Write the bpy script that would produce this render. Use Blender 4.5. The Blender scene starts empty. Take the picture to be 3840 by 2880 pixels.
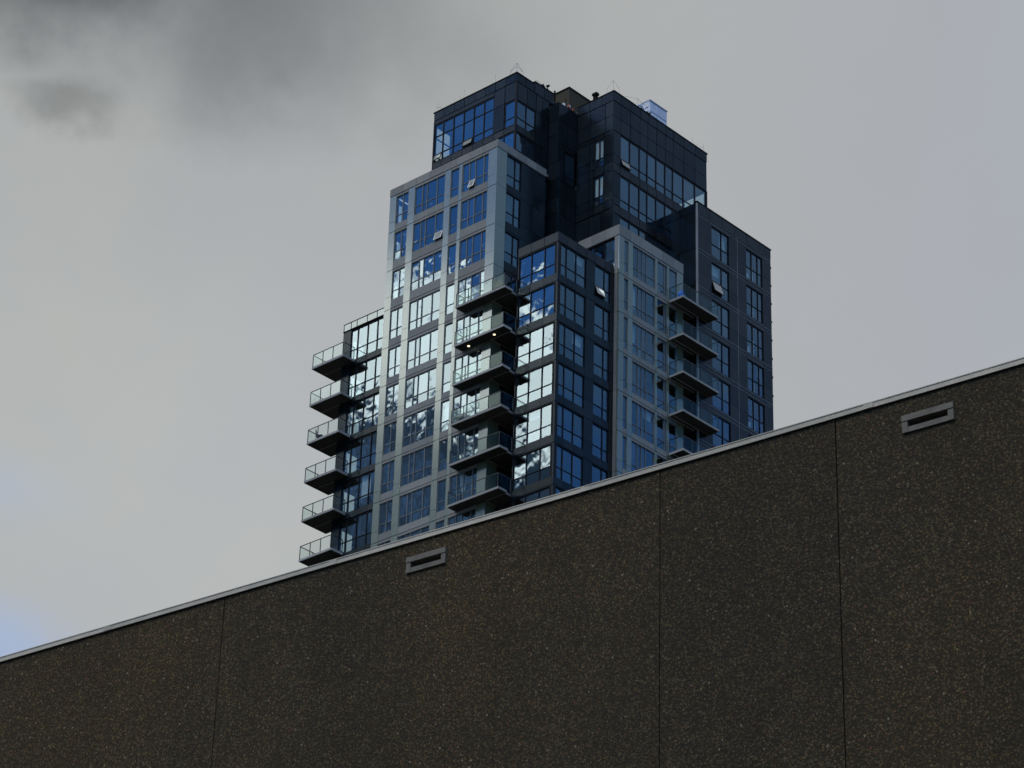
import bpy, bmesh, math, random
from mathutils import Vector, Matrix, Euler
random.seed(7)
scn = bpy.context.scene
COL = scn.collection

# ------------------------------------------------------------------ camera
CAM = Vector((-120.196, -107.543, 0.0))
RT = Vector((0.66816, -0.74352, 0.02724))
UP = Vector((-0.37425, -0.30423, 0.87600))
FW = Vector((0.64304, 0.59550, 0.48154))
cd = bpy.data.cameras.new('camera')
cam = bpy.data.objects.new('camera', cd)
COL.objects.link(cam)
cd.sensor_width = 36.0
cd.lens = 10782.0 / 3840.0 * 36.0
cd.clip_start, cd.clip_end = 0.5, 6000.0
mw = Matrix((RT, UP, -FW)).transposed().to_4x4()
mw.translation = CAM
cam.matrix_world = mw
scn.camera = cam

# ------------------------------------------------------------------ exposure
scn.view_settings.view_transform = 'Standard'
scn.view_settings.look = 'None'
scn.view_settings.exposure = 0.0
scn.view_settings.gamma = 1.0
scn.view_settings.use_curve_mapping = False
scn.cycles.max_bounces = 8
scn.cycles.transparent_max_bounces = 16
scn.cycles.glossy_bounces = 4

# ------------------------------------------------------------------ sun (behind cloud, soft)
SUN_AZ, SUN_EL = math.radians(185.0), math.radians(50.0)     # azimuth from +X towards +Y
sd = bpy.data.lights.new('sun', 'SUN')
sd.energy = 0.9
sd.angle = math.radians(20.0)
sd.color = (1.0, 0.95, 0.88)
sun = bpy.data.objects.new('sun', sd)
COL.objects.link(sun)
sdir = Vector((math.cos(SUN_AZ) * math.cos(SUN_EL), math.sin(SUN_AZ) * math.cos(SUN_EL), math.sin(SUN_EL)))
sun.rotation_euler = sdir.to_track_quat('Z', 'Y').to_euler()
sun.location = (0, 0, 300)


# ------------------------------------------------------------------ node helper
class NT:
    def __init__(self, tree):
        self.t = tree
        self.n = tree.nodes
        self.l = tree.links

    def put(self, sock, v):
        if isinstance(v, bpy.types.NodeSocket):
            self.l.new(v, sock)
        elif isinstance(v, (int, float)):
            try:
                sock.default_value = v
            except TypeError:
                sock.default_value = (v, v, v)
        elif len(v) == 3 and len(sock.default_value) == 4:
            sock.default_value = (*v, 1.0)
        else:
            sock.default_value = tuple(v)

    def math(self, op, a, b=0.0, c=0.0, clamp=False):
        n = self.n.new('ShaderNodeMath')
        n.operation = op
        n.use_clamp = clamp
        for i, q in enumerate((a, b, c)):
            self.put(n.inputs[i], q)
        return n.outputs[0]

    def vmath(self, op, a, b=(0, 0, 0)):
        n = self.n.new('ShaderNodeVectorMath')
        n.operation = op
        self.put(n.inputs[0], a)
        if op == 'SCALE':
            self.put(n.inputs['Scale'], b)
        else:
            self.put(n.inputs[1], b)
        return n.outputs['Value'] if op in ('DOT_PRODUCT', 'LENGTH') else n.outputs['Vector']

    def smooth(self, x, lo, hi, a=0.0, b=1.0):
        n = self.n.new('ShaderNodeMapRange')
        n.interpolation_type = 'SMOOTHSTEP'
        for i, q in enumerate((x, lo, hi, a, b)):
            self.put(n.inputs[i], q)
        return n.outputs[0]

    def mix(self, f, a, b, mode='MIX'):
        n = self.n.new('ShaderNodeMix')
        n.data_type = 'RGBA'
        n.blend_type = mode
        self.put(n.inputs[0], f)
        self.put(n.inputs[6], a)
        self.put(n.inputs[7], b)
        return n.outputs[2]

    def noise(self, vec, scale, detail=4.0, rough=0.5, dist=0.0):
        n = self.n.new('ShaderNodeTexNoise')
        self.put(n.inputs['Vector'], vec)
        self.put(n.inputs['Scale'], scale)
        self.put(n.inputs['Detail'], detail)
        self.put(n.inputs['Roughness'], rough)
        self.put(n.inputs['Distortion'], dist)
        return n


# ------------------------------------------------------------------ world sky
world = bpy.data.worlds.new('World')
scn.world = world
world.use_nodes = True
w = NT(world.node_tree)
w.n.clear()
STR = 0.12
sky = w.n.new('ShaderNodeTexSky')
sky.sky_type = 'NISHITA'
sky.sun_disc = False
sky.sun_elevation = SUN_EL
sky.sun_rotation = math.pi / 2 - SUN_AZ
sky.ozone_density = 2.0
sky.air_density = 1.0
sky.dust_density = 0.6
tc = w.n.new('ShaderNodeTexCoord')
D = w.vmath('NORMALIZE', tc.outputs['Generated'])
dz = w.vmath('DOT_PRODUCT', D, (0, 0, 1))
nz1 = w.noise(D, 3.0, 6.0, 0.55)
nz2 = w.noise(D, 9.0, 6.0, 0.55)
nz3 = w.noise(D, 26.0, 5.0, 0.55)
n1 = w.math('SUBTRACT', nz1.outputs['Fac'], 0.5)
n2 = w.math('SUBTRACT', nz2.outputs['Fac'], 0.5)
n3 = w.math('SUBTRACT', nz3.outputs['Fac'], 0.5)
dist2 = w.vmath('SUBTRACT', nz2.outputs['Color'], (0.5, 0.5, 0.5))
dist3 = w.vmath('SUBTRACT', nz3.outputs['Color'], (0.5, 0.5, 0.5))
DD = w.vmath('ADD', D, w.vmath('ADD', w.vmath('SCALE', dist2, 0.08), w.vmath('SCALE', dist3, 0.022)))


def blob(az, el, ra, re, soft=0.35, src=None):
    """soft elliptical cloud mass centred on a compass direction (degrees)."""
    a, e = math.radians(az), math.radians(el)
    c = Vector((math.cos(a) * math.cos(e), math.sin(a) * math.cos(e), math.sin(e)))
    h = Vector((-math.sin(a), math.cos(a), 0))
    u = c.cross(h) * -1.0
    s = src or DD
    x = w.math('DIVIDE', w.vmath('DOT_PRODUCT', s, h), math.radians(ra))
    y = w.math('DIVIDE', w.math('SUBTRACT', w.vmath('DOT_PRODUCT', s, u), 0.0), math.radians(re))
    front = w.smooth(w.vmath('DOT_PRODUCT', D, c), 0.2, 0.5)
    r = w.math('SQRT', w.math('ADD', w.math('MULTIPLY', x, x), w.math('MULTIPLY', y, y)))
    return w.math('MULTIPLY', w.smooth(r, 1.0 + soft, 1.0 - soft, 0.0, 1.0), front)


def mul(a, b):
    return w.math('MULTIPLY', a, b)


# thick overcast deck over the half of the sky behind the tower
OV = Vector((math.cos(math.radians(46)), math.sin(math.radians(46)), 0.25)).normalized()
over = w.smooth(w.math('ADD', w.vmath('DOT_PRODUCT', D, OV), w.math('MULTIPLY', n1, 0.35)), 0.12, 0.58)
lum = w.math('ADD', 0.432, w.math('ADD', mul(n1, 0.05), mul(n2, 0.05)))
dark1 = blob(53.0, 37.2, 5.6, 2.3, 0.85)
glow = blob(51.0, 25.5, 9.0, 5.0, 0.95)
dark1b = blob(48.4, 34.9, 3.4, 1.1, 0.95)
dark1c = blob(55.9, 36.4, 2.5, 1.5, 0.8)
dark2 = blob(53.7, 33.6, 0.95, 0.40, 0.75)
lum = w.math('SUBTRACT', lum, mul(dark1, 0.23))
lum = w.math('SUBTRACT', lum, mul(dark1b, 0.055))
lum = w.math('SUBTRACT', lum, mul(dark1c, 0.15))
lum = w.math('SUBTRACT', lum, mul(dark2, 0.14))
lum = w.math('ADD', w.math('MAXIMUM', lum, 0.07), mul(glow, 0.045))
warmcool = w.mix(w.smooth(n2, -0.16, 0.16), (0.955, 1.0, 1.03), (0.985, 1.008, 0.985))
cool = w.smooth(w.math('ADD', w.vmath('DOT_PRODUCT', D, tuple(RT)), mul(n2, 0.25)), 0.0, 0.26)
warmcool = w.mix(cool, warmcool, (0.935, 0.985, 1.10))
deck = w.vmath('SCALE', w.mix(dark1, warmcool, (0.93, 1.0, 1.05)), lum)
gap = blob(54.0, 22.6, 1.5, 0.8, 0.95)
deck = w.mix(mul(gap, 0.6), deck, (0.33, 0.46, 0.74))
gap2 = blob(54.4, 26.1, 1.3, 0.7, 0.95)
deck = w.mix(mul(gap2, 0.28), deck, (0.36, 0.48, 0.72))
# broken bright cloud, added out of view to light walls, over clear blue
blue = w.vmath('SCALE', sky.outputs[0], STR)
blue = w.mix(1.0, blue, (0.26, 0.63, 1.05), 'MULTIPLY')
bnoise = w.noise(DD, 5.0, 7.0, 0.6, 0.3)
fill_cloud = w.smooth(bnoise.outputs['Fac'], 0.36, 0.52)
fill_cloud_col = w.mix(w.smooth(nz2.outputs['Fac'], 0.35, 0.65), (0.85, 0.87, 0.90), (1.75, 1.72, 1.62))
# a big bank of cumulus low in the sky over to the left: bright crown, grey-blue base
bank = w.vmath('DOT_PRODUCT', D, (math.cos(math.radians(137)), math.sin(math.radians(137)), 0))
bankaz = w.smooth(bank, 0.42, 0.66)
el = w.math('ADD', dz, w.math('ADD', mul(n3, 0.022), mul(n2, 0.03)))
bankm = mul(w.smooth(el, 0.520, 0.511), bankaz)
bankc = w.mix(w.smooth(el, 0.464, 0.475), (0.055, 0.095, 0.155), (2.30, 2.52, 2.42))
streak = w.noise(w.vmath('MULTIPLY', DD, (1.0, 1.0, 1.6)), 15.0, 4.0, 0.55, 0.5)
edge = w.math('SUBTRACT', 1.0, mul(w.smooth(dz, 0.468, 0.479), w.smooth(dz, 0.517, 0.508)))
bankc = w.mix(mul(w.smooth(streak.outputs['Fac'], 0.48, 0.60), w.math('ADD', 0.02, mul(edge, 0.42))), bankc, (0.18, 0.38, 0.75))
rest = w.mix(mul(fill_cloud, w.smooth(dz, 0.58, 0.68)), blue, fill_cloud_col)
# thin veil on the right-hand side
veilaz = w.smooth(w.vmath('DOT_PRODUCT', D, (math.cos(math.radians(-43)), math.sin(math.radians(-43)), 0)), 0.25, 0.7)
vh = w.math('ADD', dz, w.math('ADD', mul(n2, 0.06), mul(n3, 0.04)))
veil = mul(veilaz, mul(w.smooth(vh, 0.465, 0.505, 0.25, 0.85), w.smooth(vh, 0.60, 0.53, 0.45, 1.0)))
rest = w.mix(veil, rest, (0.085, 0.185, 0.31))
rest = w.mix(bankm, rest, bankc)
skyc = w.mix(over, rest, deck)
# dull horizon haze below the horizon
skyc = w.mix(w.smooth(dz, 0.0, -0.05), skyc, (0.10, 0.10, 0.10))
bg = w.n.new('ShaderNodeBackground')
w.put(bg.inputs['Color'], w.vmath('SCALE', skyc, 1.0 / STR))
bg.inputs['Strength'].default_value = STR
wo = w.n.new('ShaderNodeOutputWorld')
w.l.new(bg.outputs[0], wo.inputs['Surface'])


# ------------------------------------------------------------------ materials
def new_mat(name):
    m = bpy.data.materials.new(name)
    m.use_nodes = True
    t = NT(m.node_tree)
    return m, t, t.n['Principled BSDF']


def plain(name, col, rough=0.5, metal=0.0, spec=0.5, var=0.12, scale=0.8, streak=True, bump=0.0):
    m, t, p = new_mat(name)
    tc = t.n.new('ShaderNodeTexCoord')
    v = tc.outputs['Object']
    a = t.noise(v, scale, 5.0, 0.6)
    f = a.outputs['Fac']
    if streak:
        b = t.noise(t.vmath('MULTIPLY', v, (4.0, 4.0, 0.35)), 1.6, 4.0, 0.6)
        f = t.math('ADD', t.math('MULTIPLY', f, 0.5), t.math('MULTIPLY', b.outputs['Fac'], 0.5))
    oi = t.n.new('ShaderNodeObjectInfo')
    f = t.math('ADD', f, t.math('MULTIPLY', t.math('SUBTRACT', oi.outputs['Random'], 0.5), 0.45))
    k = t.smooth(f, 0.2, 0.8, 1.0 - var * 2, 1.0 + var * 2)
    t.put(p.inputs['Base Color'], t.vmath('SCALE', col, k))
    t.put(p.inputs['Roughness'], t.smooth(f, 0.2, 0.8, rough * 0.85, min(1.0, rough * 1.2)))
    p.inputs['Metallic'].default_value = metal
    p.inputs['Specular IOR Level'].default_value = spec
    if bump:
        bn = t.n.new('ShaderNodeBump')
        bn.inputs['Strength'].default_value = bump
        bn.inputs['Distance'].default_value = 0.01
        t.l.new(a.outputs['Fac'], bn.inputs['Height'])
        t.l.new(bn.outputs[0], p.inputs['Normal'])
    return m


M_GREY = plain('grey_metal_panel', (0.212, 0.218, 0.212), 0.45, 0.0, 0.4, 0.09)
M_PIER = plain('grey_glossy_pier_panel', (0.150, 0.172, 0.112), 0.35, 0.0, 0.5, 0.07)
_p = M_PIER.node_tree.nodes['Principled BSDF']
_p.inputs['Coat Weight'].default_value = 1.0
_p.inputs['Coat Roughness'].default_value = 0.10
_p.inputs['Coat IOR'].default_value = 2.45
M_GREYF = plain('grey_window_frame', (0.17, 0.18, 0.18), 0.35, 0.3, 0.5, 0.06)
M_DARK = plain('charcoal_panel', (0.0085, 0.0135, 0.0175), 0.18, 0.0, 0.36, 0.16)
M_DARKB = plain('brown_charcoal_panel', (0.0155, 0.0175, 0.0180), 0.22, 0.0, 0.40, 0.16)
M_FRAME = plain('dark_window_frame', (0.005, 0.007, 0.012), 0.40, 0.0, 0.2, 0.1)
M_BACK = plain('joint_shadow_backing', (0.006, 0.007, 0.009), 0.7, 0.0, 0.2, 0.1)
M_CORE = plain('interior_partition', (0.05, 0.05, 0.05), 0.8, 0.0, 0.2, 0.15)
M_SLAB = plain('slab_edge_concrete', (0.34, 0.34, 0.33), 0.7, 0.0, 0.3, 0.10)
M_CEIL = plain('ceiling_plaster', (0.22, 0.22, 0.21), 0.8, 0.0, 0.2, 0.06)
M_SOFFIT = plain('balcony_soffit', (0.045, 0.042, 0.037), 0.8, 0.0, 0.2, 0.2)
M_TAN = plain('olive_render', (0.055, 0.050, 0.036), 0.8, 0.0, 0.2, 0.12)
M_RAIL = plain('dark_rail_metal', (0.06, 0.065, 0.07), 0.35, 0.6, 0.5, 0.05)
M_ROD = plain('rod_metal', (0.34, 0.32, 0.30), 0.4, 0.7, 0.5, 0.05)
M_TRIM = plain('pale_corner_trim', (0.30, 0.31, 0.31), 0.4, 0.3, 0.5, 0.1)
M_AHU = plain('galvanised_sheet', (0.56, 0.62, 0.74), 0.4, 0.3, 0.5, 0.12)
M_RED = plain('red_paint', (0.36, 0.04, 0.035), 0.5, 0.0, 0.4, 0.15)
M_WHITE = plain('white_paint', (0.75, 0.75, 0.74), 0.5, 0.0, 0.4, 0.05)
M_BLIND = plain('blind_fabric', (0.62, 0.63, 0.62), 0.8, 0.0, 0.2, 0.08)
M_BLUE = plain('blue_fabric', (0.03, 0.16, 0.62), 0.6, 0.0, 0.3, 0.2, 3.0)
M_ROOF = plain('roof_membrane', (0.12, 0.12, 0.12), 0.9, 0.0, 0.2, 0.1)
M_BLACK = plain('void_black', (0.006, 0.006, 0.007), 0.8, 0.0, 0.1, 0.1)
M_COPE = plain('coping_flashing', (0.50, 0.45, 0.365), 0.45, 0.25, 0.5, 0.10, 0.6)
M_VENT = plain('vent_flashing', (0.112, 0.102, 0.084), 0.55, 0.2, 0.4, 0.22, 9.0, False)
M_GROUND = plain('asphalt', (0.05, 0.05, 0.05), 0.9, 0.0, 0.3, 0.15, 0.5, False)


def glass(name, refl_col, tint, r0, wav=0.012):
    m = bpy.data.materials.new(name)
    m.use_nodes = True
    t = NT(m.node_tree)
    t.n.clear()
    out = t.n.new('ShaderNodeOutputMaterial')
    tc = t.n.new('ShaderNodeTexCoord')
    oi = t.n.new('ShaderNodeObjectInfo')
    v = t.vmath('ADD', tc.outputs['Object'], t.vmath('SCALE', oi.outputs['Location'], 3.7))
    nz = t.noise(t.vmath('MULTIPLY', v, (1.0, 1.0, 0.7)), 0.9, 2.0, 0.5, 0.3)
    bp = t.n.new('ShaderNodeBump')
    bp.inputs['Strength'].default_value = 1.0
    bp.inputs['Distance'].default_value = wav
    t.l.new(nz.outputs['Fac'], bp.inputs['Height'])
    gl = t.n.new('ShaderNodeBsdfGlossy')
    gl.inputs['Roughness'].default_value = 0.015
    k = t.math('ADD', 0.88, t.math('MULTIPLY', oi.outputs['Random'], 0.22))
    t.put(gl.inputs['Color'], t.vmath('SCALE', refl_col, k))
    t.l.new(bp.outputs[0], gl.inputs['Normal'])
    tr = t.n.new('ShaderNodeBsdfTransparent')
    t.put(tr.inputs['Color'], tint)
    lw = t.n.new('ShaderNodeLayerWeight')
    lw.inputs['Blend'].default_value = 0.5
    f = t.math('ADD', r0, t.math('MULTIPLY', t.math('POWER', lw.outputs['Facing'], 4.0), 0.9 * (1 - r0)), clamp=True)
    geo = t.n.new('ShaderNodeNewGeometry')      # reflect and tint once per pane, at the face light enters by
    f = t.math('MULTIPLY', f, t.math('SUBTRACT', 1.0, geo.outputs['Backfacing']))
    t.put(tr.inputs['Color'], t.mix(geo.outputs['Backfacing'], tint, (1.0, 1.0, 1.0)))
    mx = t.n.new('ShaderNodeMixShader')
    t.put(mx.inputs[0], f)
    t.l.new(tr.outputs[0], mx.inputs[1])
    t.l.new(gl.outputs[0], mx.inputs[2])
    t.l.new(mx.outputs[0], out.inputs[0])
    return m


M_GLASS = glass('coated_blue_glass', (0.80, 0.92, 1.0), (0.80, 0.93, 0.95), 0.28)
M_RGLASS = glass('railing_glass', (0.8, 0.95, 0.93), (0.90, 0.955, 0.935), 0.04, 0.004)


def emis(name, col, s):
    m = bpy.data.materials.new(name)
    m.use_nodes = True
    t = NT(m.node_tree)
    t.n.clear()
    e = t.n.new('ShaderNodeEmission')
    t.put(e.inputs['Color'], col)
    e.inputs['Strength'].default_value = s
    o = t.n.new('ShaderNodeOutputMaterial')
    t.l.new(e.outputs[0], o.inputs[0])
    return m


M_LAMP = emis('lamp_glow', (1.0, 0.86, 0.55), 2.2)


def aggregate():
    """exposed-aggregate precast concrete: brown matrix set with small pebbles."""
    m, t, p = new_mat('exposed_aggregate')
    tc = t.n.new('ShaderNodeTexCoord')
    v = tc.outputs['Object']
    wv = t.noise(v, 20.0, 3.0, 0.6)
    v2 = t.vmath('ADD', v, t.vmath('SCALE', t.vmath('SUBTRACT', wv.outputs['Color'], (0.5, 0.5, 0.5)), 0.035))

    def vor(scale, rnd=1.0):
        n = t.n.new('ShaderNodeTexVoronoi')
        t.put(n.inputs['Vector'], v2)
        n.inputs['Scale'].default_value = scale
        n.inputs['Randomness'].default_value = rnd
        return n
    a = vor(46.0)
    b = vor(24.0)
    sep = t.n.new('ShaderNodeSeparateColor')
    t.l.new(a.outputs['Color'], sep.inputs[0])
    sepb = t.n.new('ShaderNodeSeparateColor')
    t.l.new(b.outputs['Color'], sepb.inputs[0])
    cr = t.n.new('ShaderNodeValToRGB')
    cr.color_ramp.interpolation = 'LINEAR'
    els = cr.color_ramp.elements
    els[0].position, els[0].color = 0.0, (0.036, 0.029, 0.018, 1)
    els[1].position, els[1].color = 1.0, (0.140, 0.117, 0.080, 1)
    for pos, c in ((0.3, (0.055, 0.046, 0.029)), (0.6, (0.064, 0.054, 0.035)), (0.85, (0.078, 0.066, 0.044)), (0.95, (0.10, 0.084, 0.057))):
        e = els.new(pos)
        e.color = (*c, 1)
    t.l.new(sep.outputs[0], cr.inputs[0])
    c = cr.outputs[0]
    # rusty, olive and grey pebbles here and there
    c = t.mix(t.smooth(sep.outputs[1], 0.90, 0.93), c, (0.115, 0.060, 0.035))
    c = t.mix(t.smooth(sep.outputs[1], 0.08, 0.05), c, (0.090, 0.080, 0.030))
    c = t.mix(t.smooth(sep.outputs[2], 0.990, 0.994), c, (0.24, 0.215, 0.18))
    big = t.mix(sepb.outputs[1], (0.034, 0.028, 0.019), (0.092, 0.076, 0.053))
    c = t.mix(t.math('MULTIPLY', t.smooth(sepb.outputs[0], 0.72, 0.80), 0.55), c, big)
    c = t.mix(t.smooth(a.outputs['Distance'], 0.30, 0.62), c, (0.028, 0.023, 0.016))
    # broad weathering
    lo = t.noise(v, 0.22, 4.0, 0.6)
    st = t.noise(t.vmath('MULTIPLY', v, (1, 1, 0.12)), 1.1, 4.0, 0.6)
    md = t.noise(v, 1.6, 4.0, 0.6)
    k = t.math('ADD', 0.56, t.math('ADD', t.math('MULTIPLY', t.smooth(lo.outputs['Fac'], 0.3, 0.7), 0.20), t.math('ADD', t.math('MULTIPLY', t.smooth(st.outputs['Fac'], 0.25, 0.75), 0.26), t.math('MULTIPLY', md.outputs['Fac'], 0.28))))
    oi = t.n.new('ShaderNodeObjectInfo')
    k = t.math('MULTIPLY', k, t.math('ADD', 0.93, t.math('MULTIPLY', oi.outputs['Random'], 0.14)))
    c = t.mix(t.smooth(lo.outputs['Fac'], 0.35, 0.65), c, t.mix(1.0, c, (1.10, 1.0, 0.80), 'MULTIPLY'))
    c = t.mix(1.0, c, (1.09, 1.03, 0.86), 'MULTIPLY')
    t.put(p.inputs['Base Color'], t.vmath('SCALE', c, k))
    p.inputs['Roughness'].default_value = 0.85
    p.inputs['Specular IOR Level'].default_value = 0.25
    h = t.math('SUBTRACT', 1.0, a.outputs['Distance'])
    bn = t.n.new('ShaderNodeBump')
    bn.inputs['Strength'].default_value = 0.5
    bn.inputs['Distance'].default_value = 0.010
    t.l.new(h, bn.inputs['Height'])
    t.l.new(bn.outputs[0], p.inputs['Normal'])
    return m


M_AGG = aggregate()

# ------------------------------------------------------------------ mesh helpers
FACES = ((0, 3, 2, 1), (4, 5, 6, 7), (0, 1, 5, 4), (1, 2, 6, 5), (2, 3, 7, 6), (3, 0, 4, 7))


class MB:
    def __init__(self):
        self.v, self.f = [], []

    def box(self, x0, x1, y0, y1, z0, z1):
        x0, x1 = min(x0, x1), max(x0, x1)
        y0, y1 = min(y0, y1), max(y0, y1)
        z0, z1 = min(z0, z1), max(z0, z1)
        b = len(self.v)
        self.v += [(x0, y0, z0), (x1, y0, z0), (x1, y1, z0), (x0, y1, z0), (x0, y0, z1), (x1, y0, z1), (x1, y1, z1), (x0, y1, z1)]
        self.f += [tuple(b + i for i in q) for q in FACES]
        return self

    def tube(self, pts, r, n=6):
        pts = [Vector(p) for p in pts]
        rings = []
        for i, p in enumerate(pts):
            d = (pts[min(i + 1, len(pts) - 1)] - pts[max(i - 1, 0)]).normalized()
            a = d.orthogonal().normalized()
            c = d.cross(a)
            b = len(self.v)
            for k in range(n):
                th = 2 * math.pi * k / n
                self.v.append(tuple(p + (a * math.cos(th) + c * math.sin(th)) * r))
            rings.append(b)
        for i in range(len(rings) - 1):
            for k in range(n):
                k2 = (k + 1) % n
                self.f.append((rings[i] + k, rings[i] + k2, rings[i + 1] + k2, rings[i + 1] + k))
        self.f.append(tuple(rings[0] + k for k in reversed(range(n))))
        self.f.append(tuple(rings[-1] + k for k in range(n)))
        return self

    def obj(self, name, mat, parent=None, loc=(0, 0, 0), rot=None):
        me = bpy.data.meshes.new(name)
        me.from_pydata(self.v, [], self.f)
        me.materials.append(mat)
        o = bpy.data.objects.new(name, me)
        COL.objects.link(o)
        o.parent = parent
        o.location = loc
        if rot:
            o.rotation_euler = rot
        return o


def thing(name, label, cat, loc=(0, 0, 0), rotz=0.0, group=None):
    o = bpy.data.objects.new(name, None)
    COL.objects.link(o)
    o.location = loc
    o.rotation_euler = (0, 0, rotz)
    o['label'] = label
    o['category'] = cat
    if group:
        o['group'] = group
    return o


GZ = -1.6    # ground level below the eye

# ------------------------------------------------------------------ ground
g = MB()
g.v = [(-2500, -2500, GZ), (2500, -2500, GZ), (2500, 2500, GZ), (-2500, 2500, GZ)]
g.f = [(0, 1, 2, 3)]
gr = g.obj('ground', M_GROUND)
gr['kind'] = 'structure'

# ------------------------------------------------------------------ tower
tower = thing('apartment_tower', 'stepped glass apartment tower of dark and pale grey blocks with stacked balconies', 'building', (8, 8, GZ))


def tobj(mb, name, mat, parent=None, label=None):
    """link a mesh given in world coordinates as part of the tower (or of one of its parts)."""
    root = tower.location if parent is None else parent['o']
    root = Vector(root)
    mb.v = [(a[0] - root[0], a[1] - root[1], a[2] - root[2]) for a in mb.v]
    o = mb.obj(name, mat, parent or tower)
    if label:
        o['label'] = label
    return o


def centred(mb, name, mat, parent=None):
    """as tobj, with the object's own origin at the middle of its mesh (so that it can be tilted)."""
    lo = [min(a[i] for a in mb.v) for i in range(3)]
    hi = [max(a[i] for a in mb.v) for i in range(3)]
    c = Vector([(a + b) / 2 for a, b in zip(lo, hi)])
    root = Vector(tower.location if parent is None else parent['o'])
    mb.v = [(a[0] - c[0], a[1] - c[1], a[2] - c[2]) for a in mb.v]
    o = mb.obj(name, mat, parent or tower, c - root)
    o['o'] = tuple(c)
    return o


# a facade is a vertical plane: A faces -X (runs along Y), B faces -Y (runs along X), C faces +Y, E faces +X
def fb(mb, ax, c, s0, s1, d0, d1, z0, z1):
    if ax == 'A':
        mb.box(c - d0, c - d1, s0, s1, z0, z1)
    elif ax == 'B':
        mb.box(s0, s1, c - d0, c - d1, z0, z1)
    elif ax == 'C':
        mb.box(s0, s1, c + d0, c + d1, z0, z1)
    else:
        mb.box(c + d0, c + d1, s0, s1, z0, z1)
    return mb


def cut(a, b, cuts):
    e = [a] + sorted(q for q in cuts if a + 0.05 < q < b - 0.05) + [b]
    return list(zip(e[:-1], e[1:]))


GAP = 0.018
HGAP = 0.022
AXN = {'A': (-1, 0), 'B': (0, -1), 'C': (0, 1), 'E': (1, 0)}


def make_window(ax, c, a, b, z0, z1, mulls, trans, fm, dp, open_vent=None, blind=0.06, fw=0.055, tilt=0.0):
    """one window: frame of bars with a pane in every light."""
    f = MB()
    t0, t1 = dp - 0.05, dp + 0.05
    fb(f, ax, c, a, b, t0, t1, z0, z0 + fw)
    fb(f, ax, c, a, b, t0, t1, z1 - fw, z1)
    us = [a] + list(mulls) + [b]
    for i, m_ in enumerate(us):
        if i == 0:
            fb(f, ax, c, a, a + fw, t0, t1, z0 + fw, z1 - fw)
        elif i == len(us) - 1:
            fb(f, ax, c, b - fw, b, t0, t1, z0 + fw, z1 - fw)
        else:
            fb(f, ax, c, m_ - fw * 0.6, m_ + fw * 0.6, t0, t1 + 0.012, z0 + fw, z1 - fw)
    cells = []
    for i in range(len(us) - 1):
        lo = us[i] + (fw if i == 0 else fw * 0.6)
        hi = us[i + 1] - (fw if i == len(us) - 2 else fw * 0.6)
        zs = [z0 + fw]
        for tz in trans:
            if z0 + 0.2 < tz < z1 - 0.2:
                fb(f, ax, c, lo, hi, t0, t1 - 0.004, tz - fw * 0.5, tz + fw * 0.5)
                zs += [tz - fw * 0.5, tz + fw * 0.5]
        zs.append(z1 - fw)
        for j in range(0, len(zs), 2):
            cells.append((i, j // 2, lo, hi, zs[j], zs[j + 1]))
    win = centred(f, 'window', fm)
    for i, j, lo, hi, za, zb in cells:
        p = MB()
        fb(p, ax, c, lo, hi, dp - 0.006, dp + 0.006, za, zb)
        if open_vent and (i, j) in open_vent:
            # top-hung vent pushed outwards at the bottom, with its own dark sash
            h = zb - za
            s = MB()
            fb(s, ax, c, lo, hi, -0.02, 0.02, za, za + 0.05)
            fb(s, ax, c, lo, hi, -0.02, 0.02, zb - 0.05, zb)
            fb(s, ax, c, lo, lo + 0.05, -0.02, 0.02, za + 0.05, zb - 0.05)
            fb(s, ax, c, hi - 0.05, hi, -0.02, 0.02, za + 0.05, zb - 0.05)
            p = MB()
            fb(p, ax, c, lo + 0.05, hi - 0.05, -0.006, 0.006, za + 0.05, zb - 0.05)
            ang = math.radians(17)
            n = Vector((*AXN[ax], 0))
            hinge = Vector((c, 0, zb)) if ax in 'AE' else Vector((0, c, zb))
            axis = n.cross(Vector((0, 0, 1)))
            rm = Matrix.Rotation(ang, 3, axis)
            if (rm @ Vector((0, 0, -1))).dot(n) < 0:
                rm = Matrix.Rotation(-ang, 3, axis)
            off = n * (dp + 0.05)
            for q in (s, p):
                q.v = [tuple(rm @ (Vector(a_) - hinge) + hinge + off) for a_ in q.v]
            so = tobj(s, 'open_sash', M_WHITE if fm is M_GREYF else M_FRAME, win, 'top-hung sash pushed open at the bottom')
            tobj(p, 'pane', M_GLASS, win)
            continue
        po = centred(p, 'pane', M_GLASS, win)
        amp = 0.0035
        if ax in 'AE':
            po.rotation_euler = (0, tilt + random.gauss(0, amp), random.gauss(0, amp))
        else:
            po.rotation_euler = (random.gauss(0, amp), 0, random.gauss(0, amp))
        if random.random() < blind and j == len(trans) and hi - lo > 0.4:
            bl = MB()
            drop = random.choice((0.35, 0.5, 0.8, 1.0)) * (zb - za)
            fb(bl, ax, c, lo + 0.02, hi - 0.02, dp - 0.22, dp - 0.20, zb - drop, zb)
            tobj(bl, 'blind', M_BLIND, win)
    return win


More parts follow.
